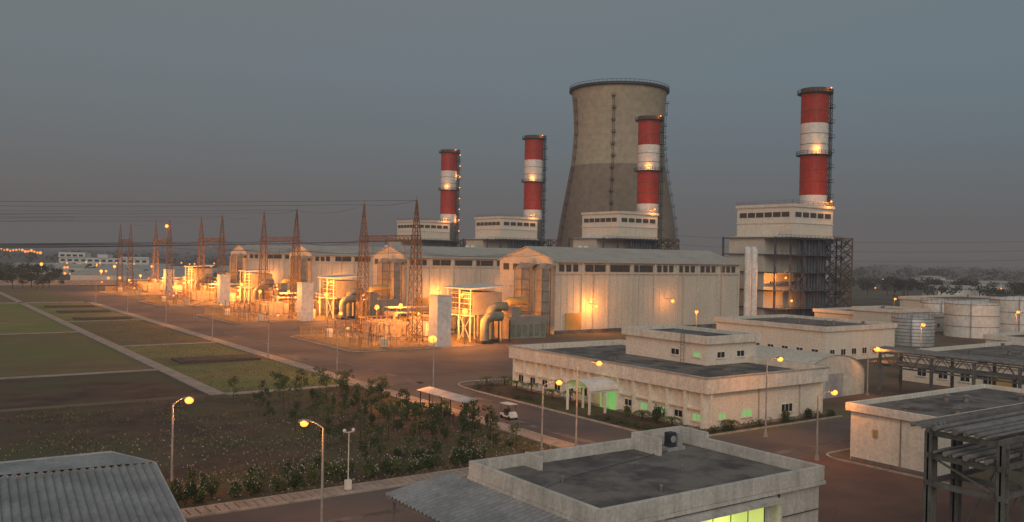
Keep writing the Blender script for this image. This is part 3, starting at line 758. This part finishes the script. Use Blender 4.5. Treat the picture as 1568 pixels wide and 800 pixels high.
for k in range(4):
    o=76*k; pf=(1,1.1,1.3,1.5)[k]
    transformer(94.5,185+o); transformer(113,194+o)
    fence(77.5,103,163+o,195+o)
    g=G('fire_wall',(96.5,164.5+o,0)); p=Part(); p.box(95,98.5,162.4+o,162.9+o,0,10.8); p.box(95,95.4,162.9+o,166.0+o,0,10.8); p.box(94.9,98.6,162.3+o,166.1+o,10.8,10.95); p.done('wall_panels',g,'white')
    g=G('air_filter_house',(112,174+o,0))
    p=Part(); p.box(108.5,116.5,169.5+o,179+o,6,11.2); p.done('housing',g,'ductm')
    p=Part(); p.add([(107,168.6+o,11.8),(117,168.6+o,12.4),(117,180+o,12.4),(107,180+o,11.8),(107,168.6+o,12.1),(117,168.6+o,12.8),(117,180+o,12.8),(107,180+o,12.1)],[(3,2,1,0),(4,5,6,7),(0,1,5,4),(1,2,6,5),(2,3,7,6),(3,0,4,7)])
    for i in range(5):
        for z in (7.2,8.4,9.6,10.6): p.box(108.2,108.4,169.8+o+i*1.85,171.3+o+i*1.85,z,z+.15)
    for x in (107.6,112,116.2):
        for y in (169.2,174,179.3): p.beam((x,y+o,0),(x,y+o,6),.3)
    for y in (169.2,174,179.3): p.beam((107.6,y+o,6),(107.6,y+o,11.8),.2)
    p.beam((107.6,168.8+o,0),(107.6,174+o,6),.15);p.beam((107.6,174+o,0),(107.6,168.8+o,6),.15)
    p.box(106.4,108.4,168.6+o,180+o,5.8,5.95); p.beam((106.4,168.6+o,7),(106.4,180+o,7),.08)
    p.done('roof_hoods_and_frame',g,'cream2')
    D=Part()
    for i in range(5): D.box(108.42,108.49,169.8+o+i*1.85,171.3+o+i*1.85,6.6,10.9)
    D.done('intake_openings',g,'louver')
    Q=Part(); Q.sphere((107,172+o,10.4),.3); Q.sphere((106,176+o,4.6),.4); Q.done('lamps',g,'sodium',True)
    light(g,(107,172+o,10.4),1400); light(g,(106,176+o,4.6),3800*pf)
    g=G('exhaust_elbow_duct',(112,163+o,0)); p=Part()
    for (bx,by,hh) in ((108.5,164.5,4.0),(111.5,167.0,6.0)):
        p.sweep([(bx,by+o,.7),(bx,by+o,hh)]+[(bx+2.0*(1-math.cos(t)),by+o,hh+2.0*math.sin(t)) for t in (.3,.6,.9,1.2,1.57)]+[(bx+4.5,by+o,hh+2.0)],1.05,16)
    p.done('ducts',g,'green',True)
    p=Part(); p.box(107,110,163+o,166+o,0,.7); p.box(110.1,113,165.5+o,168.4+o,0,.7)
    for x in (112.3,115.3): p.beam((x,164.5+o,0),(x,164.5+o,5),.25)
    p.done('supports',g,'dark')
    g=G('gas_turbine_enclosure',(125,178+o,0)); p=Part(); p.box(119,130,170+o,176+o,0,5.2); p.box(119,129.5,178+o,190+o,0,4.2); p.box(120.5,123,171+o,175+o,5.2,7.4); p.done('enclosure',g,'ductm',False,.05)
    p=Part(); 
    p.sweep([(124.5,180+o,4.2)]+[(124.5+2.4*(1-math.cos(t)),180+o,6+2.4*math.sin(t)) for t in (0,.4,.8,1.2,1.57)]+[(131,180+o,8.4)],1.1,14); p.done('yellow_vent_duct',g,'ochre',True)
    q=Part(); q.sphere((121,177+o,6.5),.4); q.done('lamp',g,'sodium',True); light(g,(121,177+o,6.5),5000*pf)
    p=Part()
    for i in range(7): p.box(118.9,118.98,178.6+o+i*1.6,179.7+o+i*1.6,.6,3.2)
    for i in range(6): p.box(119.4+i*1.8,120.6+i*1.8,169.9+o,169.98+o,.6,3.4)
    p.done('doors',g,'green')
    g=G('yard_pipe_rack',(112,190+o,0)); p=Part(); q=Part()
    for x in (104,110,116,122,128):
        for y in (198,201): p.beam((x,y+o,0),(x,y+o,6),.25)
        p.beam((x,197.6+o,5.8),(x,201.4+o,5.8),.25); p.beam((x,197.6+o,4.4),(x,201.4+o,4.4),.2)
    for y in (198.4,199.2,200,200.7): q.cyl((102,y+o,6.1),(131,y+o,6.1),.2,None,8); q.cyl((102,y+o,4.7),(131,y+o,4.7),.14,None,8)
    p.done('frame',g,'rust'); q.done('pipes',g,'pipe',True)
    g=G('equipment_kiosk',(101,172+o,0)); p=Part()
    for (x,y,w_,d,h) in ((100,169,2,3,2.6),(100.5,174,1.5,2,2.2),(84,166,1.2,1,1.8),(82,190,1.4,1.2,1.9),(104.5,184,3,4,3.2),(104.5,190,2,2,4)):
        p.box(x,x+w_,y+o,y+d+o,.1,h); p.box(x-.1,x+w_+.1,y-.1+o,y+d+.1+o,h,h+.12)
    p.done('cabinets',g,'cream')
    g=G('post_insulators',(86,179+o,0)); p=Part();q=Part()
    for x in (82,86.5):
        for i in range(6):
            y=168+i*4.4+o
            p.beam((x-.3,y,0),(x-.3,y,2.6),.12);p.beam((x+.3,y,0),(x+.3,y,2.6),.12);p.beam((x-.5,y,2.6),(x+.5,y,2.6),.15)
            for j in range(7): q.cyl((x,y,2.7+j*.24),(x,y,2.88+j*.24),.2,.1,8)
        p.cyl((x,167+o,4.5),(x,191+o,4.5),.07)
    p.done('supports_and_busbar',g,'steel'); q.done('insulators',g,'porc')
    post_lamp(88,177+o,7.5,12000*pf,.5); post_lamp(103.5,165+o,7,13000*pf,.65); post_lamp(104,196+o,6.5,10000*pf,.5); post_lamp(87,194+o,5,7000*pf,.42); post_lamp(100,180+o,5.5,6000*pf,.4)
post_lamp(75,420,9,9000,.6); post_lamp(64,520,10,9000,.8); post_lamp(30,560,10,9000,1.2); post_lamp(110,480,10,9000,.7); post_lamp(95.2,391,29,800,.7)
post_lamp(90,470,10,7000,.7); post_lamp(50,600,10,9000,.9)

# ------------------------------------------------------------------ carport, cart, people
g=G('bicycle_shelter',(56,92.5,0)); p=Part()
for y in (87.3,92.5,97.7):
    p.beam((54.9,y,0),(54.9,y,2.55),.1); p.beam((56.2,y,0),(56.2,y,2.75),.1); p.beam((54.6,y,2.5),(56.6,y,2.8),.09)
p.beam((54.9,87.3,.6),(54.9,97.7,.6),.05)
for i in range(9): p.sweep([(55.3,88+i*1.1,0),(55.3,88+i*1.1,.75),(55.9,88+i*1.1,.75),(55.9,88+i*1.1,0)],.03,6)
p.done('frame_and_stands',g,'dark')
p=Part(); corr(p,(54.6,86.8,2.6),(54.6,98.2,2.6),(56.5,98.2,2.9),(56.5,86.8,2.9),.3,.03); p.done('roof_sheet',g,'pipe')

x,y=61.6,87.7; g=G('golf_cart',(x,y,0))
p=Part(); p.box(x-.55,x+.55,y-1.15,y+1.15,.28,.42)
p.add([(x-.55,y-1.15,.42),(x+.55,y-1.15,.42),(x+.55,y-.6,.42),(x-.55,y-.6,.42),(x-.45,y-1.05,.85),(x+.45,y-1.05,.85),(x+.5,y-.7,1.0),(x-.5,y-.7,1.0)],[(3,2,1,0),(4,5,6,7),(0,1,5,4),(1,2,6,5),(2,3,7,6),(3,0,4,7)])
p.box(x-.55,x+.55,y+.35,y+1.15,.42,.72); p.done('body',g,'white',False,.05)
p=Part(); p.box(x-.62,x+.62,y-.95,y+1.1,1.83,1.9); p.done('canopy',g,'white',False,.03)
p=Part()
for sx in (-.52,.52): p.beam((x+sx,y-.75,.95),(x+sx,y-.6,1.84),.045); p.beam((x+sx,y+1.0,.7),(x+sx,y+.95,1.84),.045)
p.sweep([(x-.3,y-.45,1.1),(x-.15,y-.5,1.2),(x,y-.45,1.1)],.02,6); p.beam((x-.2,y-.7,.9),(x-.2,y-.48,1.12),.04); p.done('posts_and_steering',g,'dark')
p=Part(); p.box(x-.5,x+.5,y-.1,y+.4,.55,.78); p.box(x-.5,x+.5,y+.35,y+.47,.78,1.2); p.box(x-.5,x+.5,y+.6,y+1.05,.72,.85); p.done('seats',g,'louver',False,.04)
p=Part()
for sx in (-.5,.5):
    for sy in (-.8,.8): p.sweep([(x+sx-.09,y+sy,.24),(x+sx-.07,y+sy,.24),(x+sx+.07,y+sy,.24),(x+sx+.09,y+sy,.24)],[.2,.24,.24,.2],14)
p.done('wheels',g,'rubber',True)

def person(x,y,rot):
    g=G('person',(x,y,0)); g.rotation_euler[2]=rot
    V=[(0,0,.98),(0,0,1.2),(0,0,1.42),(0,0,1.52),(0,.01,1.62),(0,.01,1.74),(-.1,0,.92),(-.12,-.06,.5),(-.12,.1,.08),(-.12,-.06,.04),(.1,0,.92),(.12,.12,.5),(.12,.16,.08),(.12,.02,.04),
       (-.19,0,1.42),(-.25,.06,1.14),(-.25,-.08,.9),(.19,0,1.42),(.25,-.04,1.14),(.25,-.2,.95)]
    E=[(0,1),(1,2),(2,3),(3,4),(4,5),(0,6),(6,7),(7,8),(8,9),(0,10),(10,11),(11,12),(12,13),(2,14),(14,15),(15,16),(2,17),(17,18),(18,19)]
    rr=[.14,.14,.15,.06,.1,.08,.1,.07,.045,.04,.1,.07,.045,.04,.065,.045,.035,.065,.045,.035]
    me=bpy.data.meshes.new('body'); me.from_pydata(V,E,[]); ob=bpy.data.objects.new('body',me); S.collection.objects.link(ob); ob.parent=g
    me.materials.append(M['shirt']); ob.modifiers.new('skin','SKIN')
    for i,r in enumerate(rr): me.skin_vertices[0].data[i].radius=(r,r*.8)
    me.skin_vertices[0].data[0].use_root=True
    m=ob.modifiers.new('sub','SUBSURF'); m.levels=1; m.render_levels=1
person(66.5,243,.4); person(67.6,244,.2)

# ------------------------------------------------------------------ vegetation
tmpl=[]
for v in range(5):
    a=Part(); 
    for i in range(5): a.leaves((U(-.35,.35),U(-.35,.35),U(.35,.8)),(.38,.38,.32),110,.17,.05)
    b=Part()
    for i in range(9): 
        t=U(0,6.28); b.sweep([(0,0,0),(.15*math.cos(t),.15*math.sin(t),.35),(.4*math.cos(t),.4*math.sin(t),U(.6,1))],[.025,.018,.008],5)
    c=Part()
    for i in range(26):
        t=U(0,6.28);r=U(.2,.6); c.leaves((r*math.cos(t),r*math.sin(t),U(.5,1.1)),(.04,.04,.04),2,.1)
    tmpl.append((a.mesh('leaves','leaf' if v%2 else 'leaf2'),b.mesh('stems','bark'),c.mesh('blossoms','flower')))
def bush(x,y,s,h,fl=True,name='flowering_shrub'):
    g=G(name,(x,y,0)); g.scale=(s,s,h); g.rotation_euler[2]=U(0,6)
    t=random.choice(tmpl)
    for m,n in zip(t if fl else t[:2],('leaves','stems','blossoms')):
        o=bpy.data.objects.new(n,m); S.collection.objects.link(o); o.parent=g
for i in range(26): bush(18+i*1.15+U(-.4,.4),70.6+U(-.5,.9),U(.75,1.25),U(1.0,1.9))
for i in range(20): bush(U(20,46),U(72,77),U(.5,.95),U(.8,1.6))
for i in range(34): bush(U(46,56.3),U(74,116),U(.5,1.1),U(.8,1.9),i%3!=0)
st=[]
for v in range(4):
    a=Part(); b=Part(); b.sweep([(0,0,0),(.03,.02,.8),(-.02,.05,1.8),(.04,0,2.9)],[.045,.035,.022,.008],6)
    for i in range(9):
        z=U(.9,2.6); t=U(0,6.28); l=U(.4,.9); e=(l*math.cos(t),l*math.sin(t),z+.45); b.sweep([(0,0,z),e],[.015,.006],4); a.leaves(e,(.34,.34,.28),48,.18)
    a.leaves((0,0,2.8),(.3,.3,.38),60,.18)
    st.append((a.mesh('leaves','leaf2' if v%2 else 'leaf'),b.mesh('trunk','bark')))
for yy in (74,79,84,89,94,99,104,110,116):
    for xx in (36,39.5,43,46.5,50,53):
        if R()<.8:
            x=xx+U(-.8,.8);y=yy+U(-1,1); g=G('sapling',(x,y,0)); s=U(.7,1.35); g.scale=(s,s,s*U(.9,1.15)); g.rotation_euler[2]=U(0,6); t=random.choice(st)
            for m,n in zip(t,('leaves','trunk')):
                o=bpy.data.objects.new(n,m); S.collection.objects.link(o); o.parent=g
p=Part(); f=Part()
for i in range(15000):
    x=U(-40,56.5);y=69.5+51*R()**1.3
    if math.sin(x*.5)+math.sin(y*.37+x*.2)+U(-1.6,1.6)<0: continue
    h=U(.08,.32);t=U(0,3.14);c=.12*math.cos(t);s=.12*math.sin(t); p.add([(x-c,y-s,0),(x+c,y+s,0),(x+c*.9+U(-.1,.1),y+s*.9,h),(x-c*.9,y-s*.9,h*.8)],[(0,1,2,3)])
for i in range(1500):
    x=U(5,56);y=70+30*R()**1.2; z=U(.1,.4); f.leaves((x,y,z),(.05,.05,.05),2,.12)
p.done('dry_grass',None,'weed'); f.done('wild_flowers',None,'flower')
p=Part()
for i in range(9000):
    x=U(38,56.5);y=123+150*R()**1.5; h=U(.04,.12);t=U(0,3.14);c=.12*math.cos(t);s=.12*math.sin(t); p.add([(x-c,y-s,0),(x+c,y+s,0),(x+U(-.05,.05),y,h)],[(0,1,2)])
p.done('lawn_grass',None,'weed')
p=Part()
for i in range(70):
    y=U(70.5,83.5) if R()<.6 else U(90.5,111); p.leaves((U(70.6,72.3),y,U(.2,.45)),(.5,.6,.4),60,.16,.05)
for i in range(36): p.leaves((U(74,100),69.0+U(-.3,.4),U(.2,.6)),(.5,.4,.45),60,.16,.05)
for i in range(26): p.leaves((U(72,88),110.5+U(-1,1.4),U(.2,.5)),(.6,.6,.45),50,.18,.05)
p.done('garden_hedge',None,'leaf')
def palm(x,y,h):
    g=G('palm_plant',(x,y,0)); Part().sweep([(x,y,0),(x+.05,y,h*.5),(x,y,h)],[.12,.09,.07],8).done('trunk',g,'bark',True)
    p=Part()
    for i in range(13):
        t=i*2.4; L=U(1.1,1.6); pr=None
        for j in range(7):
            u=j/6; c=Vector((x+math.cos(t)*L*u,y+math.sin(t)*L*u,h+.7*u*(1.5-1.7*u)))
            if pr is not None:
                d=Vector((-math.sin(t),math.cos(t),0))*.26*(1-u*.6)
                for s in (-1,1): p.add([pr,c,c+d*s+Vector((0,0,-.12)),pr+d*s*.9+Vector((0,0,-.14))],[(0,1,2,3)])
            pr=c
    p.done('fronds',g,'leaf2')
for (x,y,h) in ((74.5,73,1.2),(75,78.5,1.0),(74.6,92,1.6),(75,96.5,1.2),(74.8,101,1.5),(75,105,1.3),(80,68.9,1.0),(73,110,1.4),(77,111,1.1)): palm(x,y,h)
bush(75.2,76,1.2,2.4,False,'garden_shrub'); bush(75.2,81.5,1.0,1.5,False,'garden_shrub'); bush(95,69,1,1.4,False,'garden_shrub'); bush(90,69,1,1.6,False,'garden_shrub')

# broad tree belts, in directions measured across the site
def V2(X,Y): return (.818*X+.575*Y,-.575*X+.818*Y)
leaf=Part(); tr=Part()
def tree(X,Y,h):
    x,y=V2(X,Y); tr.cyl((x,y,0),(x,y,h*.5),h*.035,h*.02,6)
    for i in range(5):
        t=U(0,6.28); r=h*.28
        c=(x+r*math.cos(t),y+r*math.sin(t),h*U(.5,.78)); tr.cyl((x,y,h*.35),c,h*.015,h*.008,4)
        leaf.leaves(c,(h*.26,h*.26,h*.2),42,h*.12)
for i in range(100):
    Y=U(400,620); tree(U(-.66,-.51)*Y,Y,U(4,9))
for i in range(170): tree(U(190,560),U(430,640),U(6,12))
for i in range(50):
    Y=U(620,820); tree(U(-.52,-.3)*Y,Y,U(3,6))
for i in range(50): tree(U(-200,40),U(640,900),U(8,14))
leaf.done('distant_trees',None,'leafd'); tr.done('distant_tree_trunks',None,'bark')
p=Part()
for i in range(650):
    Y=1000+3600*R()**1.4; X=U(-.75,.75)*Y; x,y=V2(X,Y); h=U(7,13); w=U(6,30)
    p.leaves((x,y,h*.5),(w,w*.6,h*.5),26,h*.5,0)
p.done('distant_woodland',None,'leafd')

bx,by=V2(-398,860); g=G('distant_office_building',(bx,by,0)); g.rotation_euler[2]=math.radians(-35)
def loc(p,name,mt): 
    me=p.mesh(name,mt); o=bpy.data.objects.new(name,me); S.collection.objects.link(o); o.parent=g
p=Part(); p.box(-44,44,0,14,0,9); p.box(-44,-18,-1,12,9,14); p.box(-6,4,-1,10,9,12.5); p.box(16,44,-1,12,8.99,10.5); loc(p,'walls','white')
p=Part(); 
for i in range(13): p.box(-42+i*6.6,-38+i*6.6,-.1,-.02,5.4,7.4); 
for i in range(13): p.box(-42+i*6.6,-38+i*6.6,-.1,-.02,1,3.2)
for i in range(4): p.box(-42+i*6,-38+i*6,-1.1,-1.02,10,12)
loc(p,'windows','glass')
p=Part(); p.box(-40,-20,-.2,-.12,1.2,3); p.box(10,30,-.2,-.12,1.2,3); loc(p,'lit_windows','hwin')
for i in range(30):
    X=U(-480,-60); Y=U(560,900)
    if i<13: Y=U(470,660); X=U(-.49,-.33)*Y
    if i>20: X=U(230,560);Y=U(330,900)
    x,y=V2(X,Y); w_=U(8,20);d=U(6,14);h=U(3,6)
    g2=G('distant_low_building',(x,y,0)); g2.rotation_euler[2]=U(-.6,.4); p=Part(); p.box(-w_,w_,-d,d,0,h)
    me=p.mesh('walls','white' if i%2 else 'hall'); o=bpy.data.objects.new('walls',me); S.collection.objects.link(o); o.parent=g2
    p=Part(); p.add([(-w_-.5,-d-.5,h),(w_+.5,-d-.5,h),(w_+.5,d+.5,h),(-w_-.5,d+.5,h),(-w_-.5,0,h+2),(w_+.5,0,h+2)],[(0,1,5,4),(2,3,4,5),(0,4,3),(1,2,5),(3,2,1,0)])
    me=p.mesh('roof','hallroof'); o=bpy.data.objects.new('roof',me); S.collection.objects.link(o); o.parent=g2
p=Part()
for i in range(20):
    t=i/19; Y=1500-620*t; X=-.60*Y+(.065*t*Y); x,y=V2(X,Y); p.sphere((x,y,13+U(-1.5,1.5)),(1.7-.4*t)*U(.7,1.2),8)
for i in range(42):
    Y=U(430,900); X=U(-.52,-.30)*Y; x,y=V2(X,Y); p.sphere((x,y,U(3,7)),U(.2,.45)+Y*.0006,8)
for i in range(5):
    Y=U(500,800); X=U(.38,.56)*Y; x,y=V2(X,Y); p.sphere((x,y,U(4,8)),.45,8)
p.done('distant_street_lights',None,'sodium_s')
g=G('perimeter_wall',(0,0,0)); p=Part(); p.box(-200,130,500,500.4,0,2.6); p.box(-119,-118.6,60,500,0,2.4); p.done('masonry',g,'conc')
p=Part(); n=80
vs=[];fs=[]
for i in range(n+1):
    X=-5200+10400*i/n; h=35+35*math.sin(i*.31)+22*math.sin(i*.83+1)+12*math.sin(i*1.9)
    for j,(Y,f) in enumerate(((5200,0),(5700,.6),(6200,1),(7200,0))):
        x,y=V2(X,Y); vs.append((x,y,max(0,h*f)-.5))
for i in range(n):
    for j in range(3): fs.append((i*4+j,(i+1)*4+j,(i+1)*4+j+1,i*4+j+1))
p.add(vs,fs); p.done('hills',None,'far',True)

# ------------------------------------------------------------------ haze (absorbing/emitting air layer)
m=bpy.data.materials.new('haze'); m.use_nodes=True; N=m.node_tree.nodes; L=m.node_tree.links
for n_ in list(N): 
    if n_.type!='OUTPUT_MATERIAL': N.remove(n_)
out=[n_ for n_ in N if n_.type=='OUTPUT_MATERIAL'][0]
ab=N.new('ShaderNodeVolumeAbsorption'); ab.inputs['Color'].default_value=(0,0,0,1); ab.inputs['Density'].default_value=.00045
em=N.new('ShaderNodeEmission'); em.inputs['Color'].default_value=(.134,.122,.122,1); em.inputs['Strength'].default_value=.00045
ad=N.new('ShaderNodeAddShader'); L.new(ab.outputs[0],ad.inputs[0]); L.new(em.outputs[0],ad.inputs[1]); L.new(ad.outputs[0],out.inputs['Volume'])
M['haze']=m
Part().box(-8800,8800,-8800,8800,-3,90).done('haze',None,'haze')

# ------------------------------------------------------------------ sky + dusk light
W=bpy.data.worlds.new('World'); S.world=W; W.use_nodes=True; N=W.node_tree.nodes; L=W.node_tree.links
bg=N['Background']; out=N['World Output']
tc=N.new('ShaderNodeTexCoord'); sp=N.new('ShaderNodeSeparateXYZ'); L.new(tc.outputs['Generated'],sp.inputs[0])
rp=N.new('ShaderNodeValToRGB'); L.new(sp.outputs['Z'],rp.inputs[0])
E=rp.color_ramp.elements
E[0].position=0; E[0].color=(.134,.122,.122,1)
E[1].position=1; E[1].color=(.180,.205,.226,1)
for pos,c in ((.045,(.132,.130,.136)),(.12,(.134,.160,.183)),(.2,(.148,.184,.212)),(.32,(.166,.190,.204))):
    e=E.new(pos); e.color=(*c,1)
dt=N.new('ShaderNodeVectorMath'); dt.operation='DOT_PRODUCT'; L.new(tc.outputs['Generated'],dt.inputs[0]); dt.inputs[1].default_value=(.818,-.575,0)
mr=N.new('ShaderNodeMapRange'); mr.inputs[1].default_value=-.5; mr.inputs[2].default_value=.5; L.new(dt.outputs['Value'],mr.inputs[0])
tint=N.new('ShaderNodeMix'); tint.data_type='RGBA'; tint.inputs[6].default_value=(1.05,.99,.95,1); tint.inputs[7].default_value=(.93,1.01,1.04,1); L.new(mr.outputs[0],tint.inputs[0])
ml=N.new('ShaderNodeMix'); ml.data_type='RGBA'; ml.blend_type='MULTIPLY'; ml.inputs[0].default_value=1; L.new(rp.outputs[0],ml.inputs[6]); L.new(tint.outputs[2],ml.inputs[7])
L.new(ml.outputs[2],bg.inputs['Color']); bg.inputs['Strength'].default_value=1.0
sk=N.new('ShaderNodeTexSky'); sk.sky_type='NISHITA'; sk.sun_disc=False; sk.sun_elevation=math.radians(3); sk.sun_rotation=math.radians(215); sk.dust_density=4
b2=N.new('ShaderNodeBackground'); L.new(sk.outputs[0],b2.inputs['Color']); b2.inputs['Strength'].default_value=.01
ad=N.new('ShaderNodeAddShader'); L.new(bg.outputs[0],ad.inputs[0]); L.new(b2.outputs[0],ad.inputs[1]); L.new(ad.outputs[0],out.inputs['Surface'])
sd=bpy.data.lights.new('sun','SUN'); sd.energy=1.3; sd.angle=math.radians(50); sd.color=(1,.89,.77)
so=bpy.data.objects.new('sun',sd); S.collection.objects.link(so)
so.rotation_euler=Vector((.62,.78,-.55)).to_track_quat('-Z','Y').to_euler(); so.location=(-50,-50,100)

# ------------------------------------------------------------------ camera
cd=bpy.data.cameras.new('camera'); cd.lens=31.0; cd.sensor_width=36; cd.clip_end=30000; cd.clip_start=.5
co=bpy.data.objects.new('camera',cd); S.collection.objects.link(co); S.camera=co
co.matrix_world=Matrix.Translation((0,0,20))@Matrix.Rotation(math.radians(-35.1),4,'Z')@Matrix.Rotation(math.radians(90-.42),4,'X')@Matrix.Rotation(math.radians(1.09),4,'Z')
S.view_settings.view_transform='Standard'; S.view_settings.look='None'; S.view_settings.exposure=0
